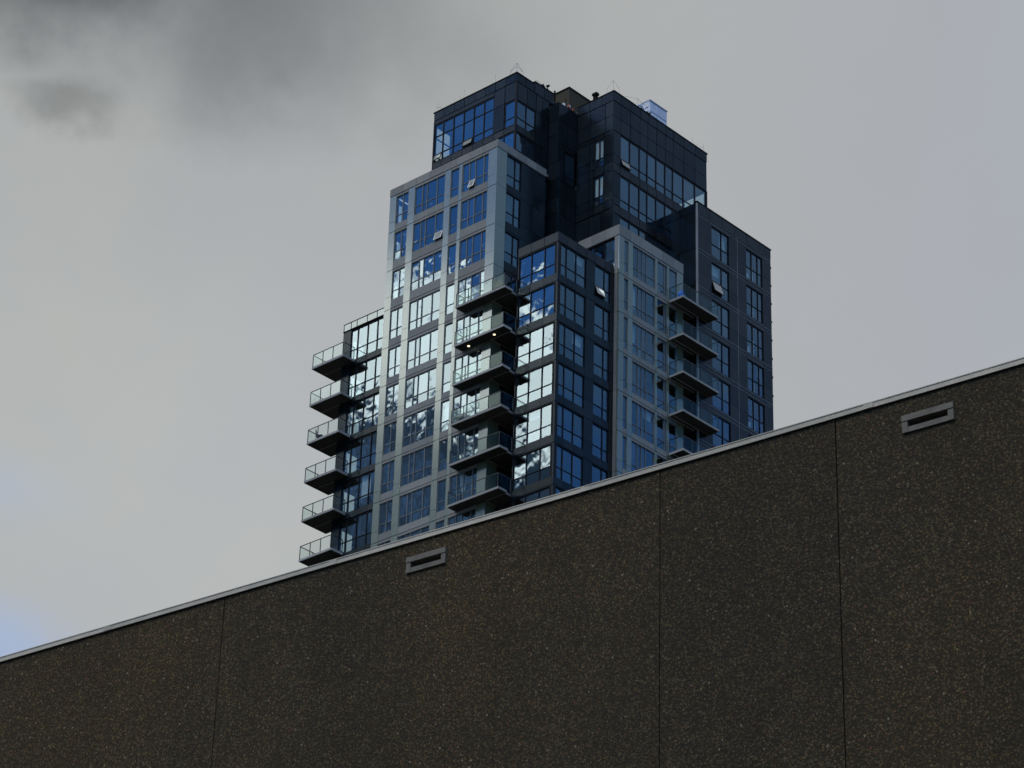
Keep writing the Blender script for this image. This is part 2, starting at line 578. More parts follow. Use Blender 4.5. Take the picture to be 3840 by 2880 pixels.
def facade(ax, c, s0, s1, rows, wins, pm, fm, trans_off=(1.54,), dp=-0.10, mid=1.95, extra_cuts=(), open_vents=None, blind=0.06, bands=None, tilt=0.0):
    """rows: (z_top, head, sill, z_bottom); wins: (a, b, mullions)."""
    open_vents = open_vents or {}
    wins = sorted(wins)
    back = MB()
    gaps = []
    q = s0
    for a, b, _ in wins:
        if a - q > 0.03:
            gaps.append((q, a))
        q = b
    if s1 - q > 0.03:
        gaps.append((q, s1))
    for r, (zt, head, sill, zb) in enumerate(rows):
        fb(back, ax, c, s0 + 0.01, s1 - 0.01, -0.30, -0.13, head + 0.002, zt)
        fb(back, ax, c, s0 + 0.01, s1 - 0.01, -0.30, -0.13, zb, sill - 0.002)
        for a, b in gaps:
            fb(back, ax, c, a + 0.01, b - 0.01, -0.30, -0.13, sill, head)
            for u0, u1 in cut(a, b, extra_cuts):
                zz = [zb, head - mid, zt] if mid else [zb, zt]
                for z0, z1 in zip(zz[:-1], zz[1:]):
                    p = MB()
                    pr = random.uniform(-0.004, 0.004)
                    fb(p, ax, c, u0 + GAP * 0.5, u1 - GAP * 0.5, -0.128, pr, z0 + (HGAP if z0 == zb else GAP * 0.5), z1 - (HGAP if z1 == zt else GAP * 0.5))
                    tobj(p, 'pier_panel', M_PIER if pm is M_GREY else pm)
        for wi, (a, b, ms) in enumerate(wins):
            for u0, u1 in cut(a, b, list(extra_cuts) + (list(ms) if bands else [])):
                p = MB()
                fb(p, ax, c, u0 + GAP * 0.5, u1 - GAP * 0.5, -0.128, random.uniform(-0.006, 0.002), zb + HGAP, sill - 0.003)
                tobj(p, 'spandrel_panel', pm)
            if zt - head > 0.06:
                tobj(fb(MB(), ax, c, a + GAP * 0.5, b - GAP * 0.5, -0.128, -0.004, head + 0.003, zt - HGAP), 'lintel', pm)
            make_window(ax, c, a, b, sill, head, ms, [head - o for o in trans_off], fm, dp, open_vents.get((r, wi)), blind, 0.042 if fm is M_GREYF else 0.047, tilt)
    tobj(back, 'facade_wall', M_BACK)


def fascia(ax, c, s0, s1, z0, z1, cuts, pm, d=0.03):
    GAP = 0.020 if pm is M_GREY else 0.040
    b = MB()
    fb(b, ax, c, s0 + 0.01, s1 - 0.01, -0.30, -0.13, z0, z1 - 0.02)
    tobj(b, 'facade_wall', M_BACK)
    for u0, u1 in cut(s0, s1, cuts):
        p = MB()
        fb(p, ax, c, u0 + GAP * 0.5, u1 - GAP * 0.5, -0.128, d + random.uniform(-0.003, 0.003), z0 + GAP * 0.5, z1)
        tobj(p, 'fascia_panel', pm)


def panels(ax, c, s0, s1, zs, cuts, pm, name='cladding_panel', d=0.0, wob=0.004):
    GAP = 0.020 if pm in (M_GREY, M_PIER) else 0.045
    b = MB()
    fb(b, ax, c, s0 + 0.01, s1 - 0.01, -0.30, -0.13, min(zs), max(zs))
    tobj(b, 'facade_wall', M_BACK)
    for z0, z1 in zip(zs[:-1], zs[1:]):
        for u0, u1 in cut(s0, s1, cuts):
            p = MB()
            fb(p, ax, c, u0 + GAP * 0.5, u1 - GAP * 0.5, -0.128, d + random.uniform(-wob, wob), z0 + GAP * 0.5, z1 - GAP * 0.5)
            tobj(p, name, pm)


def part(name, mat, *boxes, label=None):
    m = MB()
    for b in boxes:
        m.box(*b)
    return tobj(m, name, mat, None, label)


def rng(a, b, step):
    n = max(1, round((b - a) / step))
    return [a + (b - a) * i / n for i in range(1, n)]


BOT = 72.0
# ---- block of pale grey panels on the left
X2, Y2, Y2L, Z2T = -0.40, 5.42, 15.66, 109.58
J2 = [108.97, 105.97, 102.82, 99.66, 96.62, 93.65, 90.74, 87.80, 84.84, 81.86, 78.88, 75.90, 72.92]
rows2 = [(J2[i], J2[i] - 0.20, J2[i] - 2.46, J2[i + 1]) for i in range(len(J2) - 1)]
wins2 = [(6.25, 8.67, (6.68, 7.47, 8.03)), (8.99, 9.76, ()), (10.33, 13.20, (11.10, 12.06, 12.49)), (13.84, 15.02, (14.37,))]
facade('A', X2, Y2, Y2L, rows2, wins2, M_GREY, M_GREYF, (1.54,), open_vents={(0, 0): {(2, 0)}, (1, 2): {(0, 0)}}, blind=0.05)
fascia('A', X2, Y2, Y2L, J2[0], Z2T, rng(Y2, Y2L, 1.35), M_GREY)
# its side towards the recess
panels('B', Y2, X2 + 0.001, 0.61, [q for q in reversed(J2)], (), M_PIER, 'pier_panel')
fascia('B', Y2, X2 - 0.03, 4.62, J2[0], Z2T, rng(X2, 4.62, 0.98), M_GREY)
rows2b = [(J2[i], J2[i] - 0.12, J2[i] - 2.46, J2[i + 1]) for i in range(len(J2) - 1)]
facade('B', Y2 + 0.03, 0.63, 4.60, rows2b, [(0.66, 2.10, (1.52,))], M_DARK, M_FRAME, (1.54,), extra_cuts=rng(2.1, 4.6, 1.2), blind=0.0)
# its far end, with the corner window that lets the sky through
rows2c = [(J2[i], J2[i] - 0.20, J2[i] - 2.46, J2[i + 1]) for i in range(len(J2) - 1)]
facade('C', Y2L, X2 + 0.13, 3.0, rows2c, [(0.05, 0.80, ())], M_GREY, M_GREYF, (1.54,), blind=0.0)
part('floor_slab', M_CEIL, *[(X2 + 0.32, 4.5, Y2 + 0.34, Y2L - 0.32, J2[i + 1] + 0.05, J2[i] - 2.50) for i in range(len(J2) - 1)])
part('interior_wall', M_CORE, (1.7, 4.4, Y2 + 0.4, 15.3, BOT, Z2T - 0.4), (-0.08, 1.68, 13.70, 13.80, BOT, Z2T - 0.4), (-0.08, 1.68, 9.85, 9.95, BOT, Z2T - 0.4), (-0.08, 1.68, 5.75, 6.0, BOT, Z2T - 0.4))
part('roof', M_ROOF, (X2 + 0.14, 5.0, Y2 + 0.14, Y2L - 0.14, Z2T - 0.35, Z2T - 0.15))

# ---- dark glass block at the front corner
Z3T, X3R, Y3L = 100.17, 5.66, 3.54
H3 = [99.40 - 2.985 * i for i in range(10)]
rows3 = [(H3[i] + (0.06 if i else 0.06), H3[i], H3[i] - 2.34, H3[i + 1] + 0.06) for i in range(len(H3) - 1)]
facade('A', 0.0, 0.0, Y3L, rows3, [(0.13, 3.46, (1.225, 2.385))], M_DARK, M_FRAME, (1.54,), bands=True, blind=0.03, mid=None, extra_cuts=(), tilt=0.0078)
facade('B', 0.0, 0.0, X3R, rows3, [(0.10, 2.83, (0.90, 1.86)), (3.74, 5.30, (4.74,))], M_DARK, M_FRAME, (1.54,), bands=True, blind=0.03, mid=1.54, open_vents={(0, 1): {(0, 0)}})
fascia('A', 0.0, 0.0, Y3L, H3[0] + 0.06, Z3T, (1.225, 2.385), M_DARKB)
fascia('B', 0.0, -0.03, X3R, H3[0] + 0.06, Z3T, (0.9, 1.86, 2.83, 3.74, 4.74), M_DARKB)
panels('C', Y3L, 0.13, 5.5, [BOT] + [q for q in reversed(H3)] + [Z3T], (1.5, 3.0, 4.4), M_DARK)
part('floor_slab', M_CEIL, *[(0.32, 5.6, 0.32, Y3L - 0.32, H3[i + 1] + 0.10, H3[i] - 2.38) for i in range(len(H3) - 1)])
part('interior_wall', M_CORE, (2.4, 5.6, 2.2, Y3L - 0.32, BOT, Z3T - 0.4), (2.9, 3.7, 0.32, 2.2, BOT, Z3T - 0.4))
part('roof', M_ROOF, (0.14, 5.66, 0.14, Y3L - 0.14, Z3T - 0.35, Z3T - 0.15))

# ---- pale grey block on the right
X6, Y6, X6R, Z6T = 5.69, -0.42, 12.52, 103.33
J6 = [102.52 - 2.985 * i for i in range(11)]
rows6 = [(J6[i], J6[i] - 0.18, J6[i] - 2.58, J6[i + 1]) for i in range(len(J6) - 1)]
wins6 = [(6.23, 6.65, ()), (7.14, 9.49, (7.76, 8.19, 8.62)), (9.74, 10.77, (10.55,)), (10.99, 11.84, ())]
facade('B', Y6, X6, X6R, rows6, wins6, M_GREY, M_GREYF, (1.70,), blind=0.10)
fascia('B', Y6, X6 - 0.03, X6R, J6[0], Z6T, rng(X6, X6R, 1.1), M_GREY)
fascia('A', X6, Y6, 3.25, J6[0], Z6T, rng(Y6, 3.25, 1.15), M_GREY)
panels('A', X6, Y6 + 0.131, 0.0, [q for q in reversed(J6)], (), M_GREY, 'pier_panel')
facade('A', X6 + 0.06, 0.0, 3.25, [(J6[0], J6[0] - 0.05, J6[0] - 2.58, J6[1])], [(0.05, 2.8, (1.0, 1.9))], M_DARK, M_FRAME, (1.7,), blind=0.0)
panels('E', X6R, Y6 + 0.131, 1.4, [q for q in reversed(J6)] + [Z6T], (), M_GREY)
part('floor_slab', M_CEIL, *[(X6 + 0.34, X6R - 0.32, Y6 + 0.32, 4.0, J6[i + 1] + 0.05, J6[i] - 2.62) for i in range(len(J6) - 1)])
part('interior_wall', M_CORE, (X6 + 0.4, X6R - 0.32, 1.6, 4.0, BOT, Z6T - 0.4), (9.55, 9.68, 0.0, 1.6, BOT, Z6T - 0.4), (6.8, 6.9, 0.0, 1.6, BOT, Z6T - 0.4))
part('roof', M_ROOF, (X6 + 0.14, X6R - 0.14, Y6 + 0.14, 4.0, Z6T - 0.35, Z6T - 0.15))

# ---- dark block at the far right
X8, Y8, X8R, Z8T = 13.66, -0.75, 22.11, 108.88
J8 = [108.15, 105.16, 102.13, 99.13, 96.15, 93.17, 90.19, 87.21, 84.23, 81.25, 78.27, 75.29]
rows8 = [(J8[i], J8[i] - 0.45, J8[i] - 2.86, J8[i + 1]) for i in range(len(J8) - 1)]
facade('B', Y8, X8 + 0.1, X8R, rows8, [(15.29, 17.24, (16.44,)), (19.24, 21.11, (19.91, 20.60))], M_DARKB, M_FRAME, (1.42,), extra_cuts=(18.2,), blind=0.12, mid=1.42, open_vents={(1, 0): {(0, 0)}})
fascia('B', Y8, X8 + 0.1, X8R, J8[0], Z8T, rng(X8, X8R, 1.35), M_DARKB)
panels('A', X8, Y8 + 0.131, 3.0, [q for q in reversed(J8)] + [Z8T], (0.8, 1.9), M_DARK)
panels('E', X8R, Y8 + 0.131, 8.0, [q for q in reversed(J8)] + [Z8T], (2.0, 4.0, 6.0), M_DARKB)
part('corner_trim', M_TRIM, (X8 - 0.02, X8 + 0.09, Y8 - 0.02, Y8 + 0.10, J8[-1], Z8T - 0.05))
part('joint_trim', M_TRIM, *[(X8 + 0.12, X8R - 0.02, Y8 - 0.016, Y8 - 0.008, q - 0.022, q + 0.012) for q in J8[:-1]], *[(X8 + 0.12, X8R - 0.02, Y8 - 0.015, Y8 - 0.008, q - 0.30, q - 0.275) for q in J8[:-1]])
part('joint_trim', M_TRIM, *[(u - 0.012, u + 0.012, Y8 - 0.017, Y8 - 0.007, J8[-1], J8[0]) for u in (18.2,)])
part('parapet_cap', M_BLACK, (X8 - 0.05, X8R + 0.05, Y8 - 0.06, Y8 + 0.25, Z8T, Z8T + 0.08))
part('floor_slab', M_CEIL, *[(X8 + 0.34, X8R - 0.32, Y8 + 0.32, 4.5, J8[i + 1] + 0.05, J8[i] - 2.90) for i in range(len(J8) - 1)])
part('interior_wall', M_CORE, (X8 + 0.4, X8R - 0.5, 1.6, 4.5, J8[-1], Z8T - 0.4))
part('roof', M_ROOF, (X8 + 0.14, X8R - 0.14, Y8 + 0.14, 9.0, Z8T - 0.35, Z8T - 0.15))
for q in (107.4, 105.9, 104.4, 102.9, 101.4, 99.9, 98.4, 96.9):
    part('bracket', M_BLACK, (X8R + 0.0, X8R + 0.13, Y8 + 0.05, Y8 + 0.30, q, q + 0.16))

# ---- dark glass block at the far left
X5, Y5L, Z5T = -0.10, 19.87, 99.62
H5 = [99.52 - 2.975 * i for i in range(10)]
rows5 = [(H5[i] + 0.05, H5[i], H5[i] - 2.46, H5[i + 1] + 0.05) for i in range(len(H5) - 1)]
facade('A', X5, 15.70, Y5L, rows5, [(15.72, 19.10, (16.55, 17.50, 18.46))], M_DARK, M_FRAME, (1.60,), bands=True, blind=0.06, mid=1.60)
facade('C', Y5L, X5 + 0.131, 5.0, rows5, [(0.45, 1.9, (1.2,))], M_DARK, M_FRAME, (1.60,), bands=True, blind=0.0, mid=1.6, extra_cuts=(3.4,))
fascia('A', X5, 15.70, Y5L + 0.03, H5[0] + 0.05, Z5T + 0.06, (16.55, 17.5, 18.46, 19.1), M_BLACK)
part('floor_slab', M_CEIL, *[(X5 + 0.32, 5.0, 15.8, Y5L - 0.32, H5[i + 1] + 0.10, H5[i] - 2.50) for i in range(len(H5) - 1)])
part('interior_wall', M_CORE, (2.6, 4.8, 15.8, Y5L - 0.34, BOT, Z5T - 0.4), (0.4, 2.6, 17.4, 17.5, BOT, Z5T - 0.4))
part('roof', M_ROOF, (X5 + 0.14, 5.0, 15.7, Y5L - 0.14, Z5T - 0.3, Z5T - 0.05))

# ---- left penthouse
X1, Y1, Y1L, Z1T = 1.74, 5.82, 13.79, 116.40
ZB = 109.2
fascia('A', X1, Y1, Y1L, 115.73, Z1T, rng(Y1, Y1L, 1.0), M_DARK)
fascia('A', X1, 7.93, Y1L, 115.38, 115.73, (), M_DARKB, 0.0)
LW = [(12.88, 13.70), (11.86, 12.86), (10.87, 11.84), (9.89, 10.85), (8.91, 9.87), (7.98, 8.89)]
make_window('A', X1, 7.95, 13.70, 112.15, 115.36, (8.90, 9.88, 10.86, 11.85, 12.87), (112.78, 114.33), M_FRAME, -0.08, {(2, 0), (5, 0)}, 0.0)
make_window('A', X1, 5.92, 6.90, 112.15, 114.22, (), (112.82,), M_FRAME, -0.08, None, 0.0)
panels('A', X1, 6.92, 7.93, [112.15, 114.28, 115.73], (), M_DARK)
panels('A', X1, Y1, 6.90, [114.25, 115.73], (), M_DARK)
panels('A', X1, Y1, Y1L, [111.60, 112.12], (6.9, 7.9, 8.9, 9.9, 10.9, 11.9, 12.9), M_DARKB)
make_window('A', X1, 5.92, 13.70, ZB, 111.57, (6.92, 7.95, 8.90, 9.88, 10.86, 11.85, 12.87), (110.1,), M_FRAME, -0.08, None, 0.0)
part('corner_post', M_FRAME, (X1 - 0.01, X1 + 0.10, Y1 - 0.01, Y1 + 0.09, ZB, 115.73), (X1 - 0.01, X1 + 0.10, Y1L - 0.09, Y1L + 0.01, ZB, 115.73))
make_window('B', Y1, 1.86, 3.82, 112.15, 114.22, (2.86,), (112.82,), M_FRAME, -0.08, None, 0.0)
make_window('B', Y1, 1.86, 3.82, ZB, 111.57, (2.86,), (110.1,), M_FRAME, -0.08, None, 0.0)
panels('B', Y1, X1 + 0.131, 3.82, [111.60, 112.12], (2.86,), M_DARKB)
panels('B', Y1, X1 + 0.131, 3.82, [114.25, 115.73], (2.86,), M_DARK)
panels('B', Y1, 3.84, 5.2, [ZB, 110.4, 111.6, 113.0, 114.25, 115.73], (4.5,), M_DARK)
fascia('B', Y1, X1 - 0.03, 3.60, 115.73, Z1T, (2.7,), M_DARK)
fascia('B', Y1, 3.62, 5.60, 115.73, Z1T + 0.22, (4.6,), M_DARK)
make_window('C', Y1L, 1.90, 3.45, 112.15, 115.36, (), (112.78, 114.33), M_FRAME, -0.08, None, 0.0)
panels('C', Y1L, 3.47, 8.0, [ZB, 112.12, 115.73, Z1T], (5.0, 6.5), M_DARK)
panels('C', Y1L, X1 + 0.131, 3.45, [ZB, 112.12], (), M_DARK)
panels('C', Y1L, X1 + 0.131, 3.45, [115.38, Z1T], (), M_DARK)
part('ceiling', M_CEIL, (X1 + 0.31, 9.0, Y1 + 0.31, Y1L - 0.31, 115.42, 115.70))
part('floor_slab', M_CEIL, (X1 + 0.31, 9.0, Y1 + 0.31, Y1L - 0.31, 111.70, 112.10))
part('interior_wall', M_CORE, (3.9, 9.0, Y1 + 0.4, 13.3, ZB, 115.4), (2.1, 3.9, 9.2, 9.3, ZB, 115.4), (2.1, 3.9, 6.95, 7.9, ZB, 115.4))
part('roof', M_ROOF, (X1 + 0.14, 9.0, Y1 + 0.14, Y1L - 0.14, Z1T - 0.35, Z1T - 0.15))
part('parapet_cap', M_BLACK, (X1 - 0.06, X1 + 0.22, Y1 - 0.06, Y1L + 0.06, Z1T, Z1T + 0.09))
part('parapet_cap', M_BLACK, (X1 + 0.23, 3.58, Y1 - 0.06, Y1 + 0.2, Z1T, Z1T + 0.09), (3.60, 5.6, Y1 - 0.06, Y1 + 0.2, Z1T + 0.22, Z1T + 0.31))

# ---- right penthouse
X7, Y7, X7R, Z7T = 7.22, 1.53, 17.67, 115.86
C7 = [8.0, 9.05, 10.11, 10.97, 11.95, 12.95, 13.82, 15.0, 16.32]
fascia('B', Y7, X7 - 0.03, X7R, 115.12, Z7T, C7, M_DARK)
panels('B', Y7, X7, X7R, [112.66, 113.85, 115.12], C7, M_DARK)
for k, (hd, sl, tz) in enumerate(((112.62, 109.98, 110.66), (109.25, 106.62, 107.30), (105.88, 103.4, 103.9))):
    make_window('B', Y7, 8.0, X7R - 0.05, sl, hd, C7[1:], (tz,), M_FRAME, -0.08, {(0, 0)} if k == 0 else None, 0.03)
    panels('B', Y7, X7, 8.0, [sl, tz, hd], (), M_DARK)
    panels('B', Y7, X7, X7R, [sl - 0.70, sl - 0.02], C7, M_DARKB)
    part('ceiling', M_CEIL, (X7 + 0.32, X7R - 0.31, Y7 + 0.31, 7.0, hd + 0.04, hd + 0.3))
# see-through corner at its far end
for hd, sl, tz in ((112.62, 109.98, 110.66), (109.25, 106.62, 107.30)):
    make_window('E', X7R, Y7 + 0.12, 4.6, sl, hd, (2.6, 3.6), (tz,), M_FRAME, -0.08, None, 0.0)
    panels('E', X7R, Y7 + 0.131, 7.0, [sl - 0.70, sl - 0.02], (3.0, 5.0), M_DARKB)
    panels('E', X7R, 4.62, 7.0, [sl, hd], (), M_DARK)
panels('E', X7R, Y7 + 0.131, 7.0, [112.66, 115.12, Z7T], (3.0, 5.0), M_DARK)
part('corner_post', M_FRAME, (X7R - 0.05, X7R + 0.02, Y7 - 0.02, Y7 + 0.11, 103.0, 112.66))
part('interior_wall', M_CORE, (X7 + 0.4, 14.4, 3.6, 7.0, 103.0, 112.6), (14.4, X7R - 0.4, 5.2, 7.0, 103.0, 112.6), (X7 + 0.4, 8.3, 2.0, 3.6, 103.0, 109.0))
# face towards the recess
panels('A', X7, Y7 + 0.001, 4.9, [112.70, 113.9, 115.12], (2.3, 3.7), M_DARK)
fascia('A', X7, Y7, 4.9, 115.12, Z7T, (2.6, 3.8), M_DARK)
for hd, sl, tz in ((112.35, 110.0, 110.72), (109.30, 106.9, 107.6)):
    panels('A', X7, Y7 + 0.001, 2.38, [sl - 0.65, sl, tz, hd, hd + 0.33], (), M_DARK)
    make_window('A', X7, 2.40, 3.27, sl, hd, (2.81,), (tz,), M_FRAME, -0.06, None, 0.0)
    part('curtain_and_glint', M_WHITE, (X7 + 0.13, X7 + 0.15, 2.44, 2.79, tz - 0.1, hd - 0.05), (X7 + 0.13, X7 + 0.15, 2.83, 3.22, tz + 0.05, hd - 0.05))  # white sheets behind the panes, standing in for bright reflections on the glass
    panels('A', X7, 2.40, 3.27, [hd + 0.02, hd + 0.33], (), M_DARK)
    panels('A', X7, 2.40, 3.27, [sl - 0.65, sl - 0.02], (), M_DARK)
    panels('A', X7, 3.29, 4.9, [sl - 0.65, sl, tz, hd, hd + 0.33], (3.7,), M_DARK)
panels('A', X7, Y7 + 0.001, 4.9, [100.0, 102.3, 104.0, 106.2], (2.6, 3.7), M_DARK)
part('roof', M_ROOF, (X7 + 0.14, X7R - 0.14, Y7 + 0.14, 9.0, Z7T - 0.35, Z7T - 0.15))
part('parapet_cap', M_BLACK, (X7 - 0.06, X7R + 0.06, Y7 - 0.06, Y7 + 0.22, Z7T, Z7T + 0.09))
part('parapet_cap', M_BLACK, (X7 - 0.06, X7 + 0.22, Y7 + 0.23, 4.9, Z7T, Z7T + 0.09))

# ---- recess between the penthouses
ZR = [94.0, 97.0, 100.0, 102.3, 104.0, 106.2, 107.4, 109.0, 110.4, 112.7, 113.9, 115.4]
panels('B', 4.90, 5.2, X7, [q for q in ZR if q <= 109.0], (6.2,), M_DARK)
panels('B', 4.90, 5.2, X7, [112.0, 113.9, 115.4], (6.2,), M_DARK)
make_window('B', 4.90, 5.95, 7.0, 109.6, 111.6, (), (), M_FRAME, -0.06, None, 0.0)
panels('B', 4.90, 5.2, 5.93, [109.02, 112.0], (), M_DARK)
panels('B', 4.90, 5.95, 7.0, [109.02, 109.58], (), M_DARK)
panels('B', 4.90, 5.95, 7.0, [111.62, 112.0], (), M_DARK)
panels('A', 5.2, 4.90, 5.82, ZR, (), M_DARK)
panels('B', 5.83, 2.0, 5.2, [q for q in ZR if q <= 109.0], (3.0, 4.0), M_DARK)
part('core', M_DARK, (5.55, 20.5, 5.3, 14.0, BOT, 108.2), (5.55, 15.5, 5.3, 13.0, 108.2, 115.0))
part('core', M_DARK, (5.80, 13.3, 4.0, 5.3, BOT, 102.5), (1.9, 5.5, 3.7, 5.38, BOT, 96.0))
part('stair_penthouse', M_TAN, (8.0, 13.5, 6.45, 11.5, 115.0, 118.74))
part('parapet_cap', M_BLACK, (7.95, 13.55, 6.40, 11.55, 118.74, 118.84))
part('vent_pipe', M_BLACK, (7.72, 7.92, 3.62, 3.92, 115.7, 116.78), (7.66, 7.98, 3.56, 3.98, 116.78, 116.98))
part('vent_pipe', M_BLACK, (5.9, 6.0, 5.95, 6.05, 115.6, 117.2))
part('vent_pipe', M_BLACK, (4.95, 5.15, 6.2, 6.4, 116.5, 117.25))
for k in range(0, 5):
    hd = J8[k] - 0.45
    part('curtain_and_glint', M_BLIND, (19.98 + 0.05 * (k % 2), 20.30, Y8 + 0.24, Y8 + 0.27, hd - 2.36, hd - 1.45 + 0.2 * (k % 3)))  # pale pieces inside the panes, also standing in for sparkle on this block
    if k % 2 == 0:
        part('curtain_and_glint', M_BLIND, (19.42, 19.80, Y8 + 0.24, Y8 + 0.27, hd - 2.36, hd - 1.75))
for a, b, h in ((7.90, 8.05, 0.85), (8.16, 8.28, 0.7)):
    part('curtain_and_glint', M_BLIND, (a, b, Y6 + 0.24, Y6 + 0.27, J6[2] - 2.5, J6[2] - 2.5 + h))
for a, b in ((16.7, 16.95), (17.05, 17.3), (17.6, 17.85)):
    part('curtain_and_glint', M_BLIND, (X5 + 0.24, X5 + 0.27, a, b, H5[6] - 2.35, H5[6] - 1.85))
for i, (x, y, h) in enumerate(((4.75, 6.15, 0.35), (5.3, 6.1, 0.55), (5.45, 6.3, 0.3), (11.2, 1.9, 0.3), (11.6, 1.95, 0.45), (12.2, 1.9, 0.25))):
    zz = (Z1T + 0.3) if x < 6 else (Z7T + 0.08)
    m = MB()
    m.tube([(x, y, zz - 0.4), (x, y, zz + h)], 0.04, 6)
    m.tube([(x - 0.08, y, zz + h), (x + 0.12, y, zz + h + 0.16)], 0.09, 7)
    tobj(m, 'roof_vent_cowl', M_BLACK if i % 2 else M_RAIL)
# lower storeys, behind the foreground wall
part('lower_storeys', M_DARK, (X2 + 0.2, 20.0, 5.5, 15.5, GZ, BOT), (0.2, 22.0, 0.2, 5.5, GZ, BOT), (0.2, 6.0, 15.5, Y5L - 0.1, GZ, BOT), (12.8, X8R - 0.1, Y8 + 0.2, 9.0, BOT, J8[-1] - 0.1))

# ------------------------------------------------------------------ balconies of the tower
def rail_run(bal, p0, p1, n, z0, z1, end_posts=(True, True), bottom=0.05):
    p0, p1 = Vector((*p0, 0)), Vector((*p1, 0))
    d = (p1 - p0)
    L = d.length
    d.normalize()
    nrm = Vector((-d.y, d.x, 0))

    def bar(name, mat, a, b, h, za, zb):
        q0, q1 = p0 + d * a, p0 + d * b
        m = MB()
        m.box(min(q0.x, q1.x) - abs(nrm.x) * h, max(q0.x, q1.x) + abs(nrm.x) * h, min(q0.y, q1.y) - abs(nrm.y) * h, max(q0.y, q1.y) + abs(nrm.y) * h, za, zb)
        return tobj(m, name, mat, bal)
    bar('handrail', M_RAIL, 0.03, L - 0.03, 0.024, z1 - 0.04, z1)
    for i in range(n + 1):
        if (i == 0 and not end_posts[0]) or (i == n and not end_posts[1]):
            continue
        a = min(max(L * i / n, 0.022), L - 0.022)
        bar('post', M_RAIL, a - 0.022, a + 0.022, 0.021, z0, z1 - 0.042)
    for i in range(n):
        bar('glass_panel', M_RGLASS, L * i / n + 0.045, L * (i + 1) / n - 0.045, 0.006, z0 + bottom, z1 - 0.06)


def balcony(outline, z, rails):
    """outline: list of plan boxes; z: underside of the slab."""
    th = 0.17
    x0, x1, y0, y1 = outline[0]
    c = Vector(((x0 + x1) / 2, (y0 + y1) / 2, z))
    m = MB()
    for a in outline:
        m.box(*a, z + 0.012, z + th)
    m.v = [(a[0] - c[0], a[1] - c[1], a[2] - c[2]) for a in m.v]
    b = m.obj('balcony', M_SLAB, tower, c - tower.location)
    b['o'] = tuple(c)
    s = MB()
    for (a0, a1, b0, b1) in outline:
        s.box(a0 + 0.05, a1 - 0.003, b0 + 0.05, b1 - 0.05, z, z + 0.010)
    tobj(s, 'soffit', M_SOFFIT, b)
    for r in rails:
        rail_run(b, r[0], r[1], r[2], z + th, z + th + 0.98, *r[3:])
    return b


Z_MID = [96.69 - 2.965 * i for i in range(7)]
for i, z in enumerate(Z_MID):
    b = balcony([(-1.24, -0.43, 3.53, 7.98), (-0.43, 1.6, 3.70, 5.38)], z, [
        ((-1.22, 3.57), (-1.22, 7.95), 4), ((-1.19, 3.55), (-0.05, 3.55), 1, (False, True)), ((-1.19, 7.95), (-0.48, 7.95), 1, (False, True))])
    if i == 1:
        for (lx, ly) in ((-0.74, 7.10), (-0.80, 4.75)):
            l = MB()
            l.tube([(lx, ly, z - 0.03), (lx, ly, z - 0.002)], 0.085, 12)
            lo = tobj(l, 'soffit_lamp', M_LAMP, b, 'lit round soffit lamp')
Z_LEFT = [96.83 - 2.955 * i for i in range(7)]
for z in Z_LEFT:
    balcony([(-1.24, -0.13, 18.55, 21.65), (-0.13, 1.10, 19.90, 21.65)], z, [
        ((-1.22, 18.62), (-1.22, 21.60), 3), ((-1.19, 18.60), (-0.16, 18.60), 1, (False, True)), ((-1.19, 21.60), (1.06, 21.60), 2, (False, True))])
Z_RIGHT = [99.53 - 2.93 * i for i in range(6)]
for z in Z_RIGHT:
    balcony([(10.93, 14.78, -1.69, -0.78), (10.93, 13.63, -0.78, -0.46), (12.56, 13.63, -0.46, 0.9)], z, [
        ((10.96, -1.66), (14.74, -1.66), 4), ((10.95, -1.63), (10.95, -0.48), 1, (False, True)), ((14.75, -1.63), (14.75, -0.80), 1, (False, True))])

# terrace rail on the far-left roof
tr = MB()
tr.box(X5 - 0.02, X5 + 0.02, 15.72, Y5L, 100.20, 100.26)
for y in (19.84, 19.13, 18.56, 17.56, 16.60, 15.76):
    tr.box(X5 - 0.02, X5 + 0.02, y - 0.02, y + 0.02, Z5T + 0.06, 100.20)
tb = tobj(tr, 'terrace_rail', M_RAIL)
tb['o'] = tuple(tower.location)
for a, b in zip((15.80, 16.64, 17.60, 18.60, 19.17), (16.56, 17.52, 18.52, 19.09, 19.80)):
    q = MB()
    q.box(X5 - 0.006, X5 + 0.006, a, b, Z5T + 0.08, 100.18)
    tobj(q, 'glass_panel', M_RGLASS, tb)

# rods on the parapets
def rods(pts_list, r=0.012):
    m = MB()
    for pts in pts_list:
        m.tube(pts, r, 5)
    return tobj(m, 'lightning_rod', M_ROD)


zt = Z1T + 0.08
rods([[(1.9, 6.0, zt), (1.9, 6.0, 117.42)], [(1.9, 6.6, zt), (1.9, 6.6, 116.98), (1.9, 6.0, 117.42)], [(2.55, 6.0, zt), (2.55, 6.0, 117.0), (1.9, 6.0, 117.42)], [(1.9, 6.6, 116.98), (1.9, 6.0, 117.16), (2.55, 6.0, 117.0)]])
rods([[(1.9, 13.72, zt), (1.9, 13.72, 117.4), (1.9, 13.3, 116.85), (1.9, 13.3, zt)], [(1.9, 13.72, 117.0), (1.9, 13.3, 116.85)]])
rods([[(1.9, 11.05, 117.36), (1.9, 11.09, zt), (1.9, 11.57, 117.05)]])
rods([[(1.9, 8.05, 117.38), (1.9, 8.05, zt), (1.9, 8.52, 117.02)]])
rods([[(4.0, 6.0, Z1T + 0.3), (4.0, 6.0, 117.1), (4.5, 6.0, 117.0), (4.6, 6.0, Z1T + 0.3)]])
zt = Z7T + 0.08
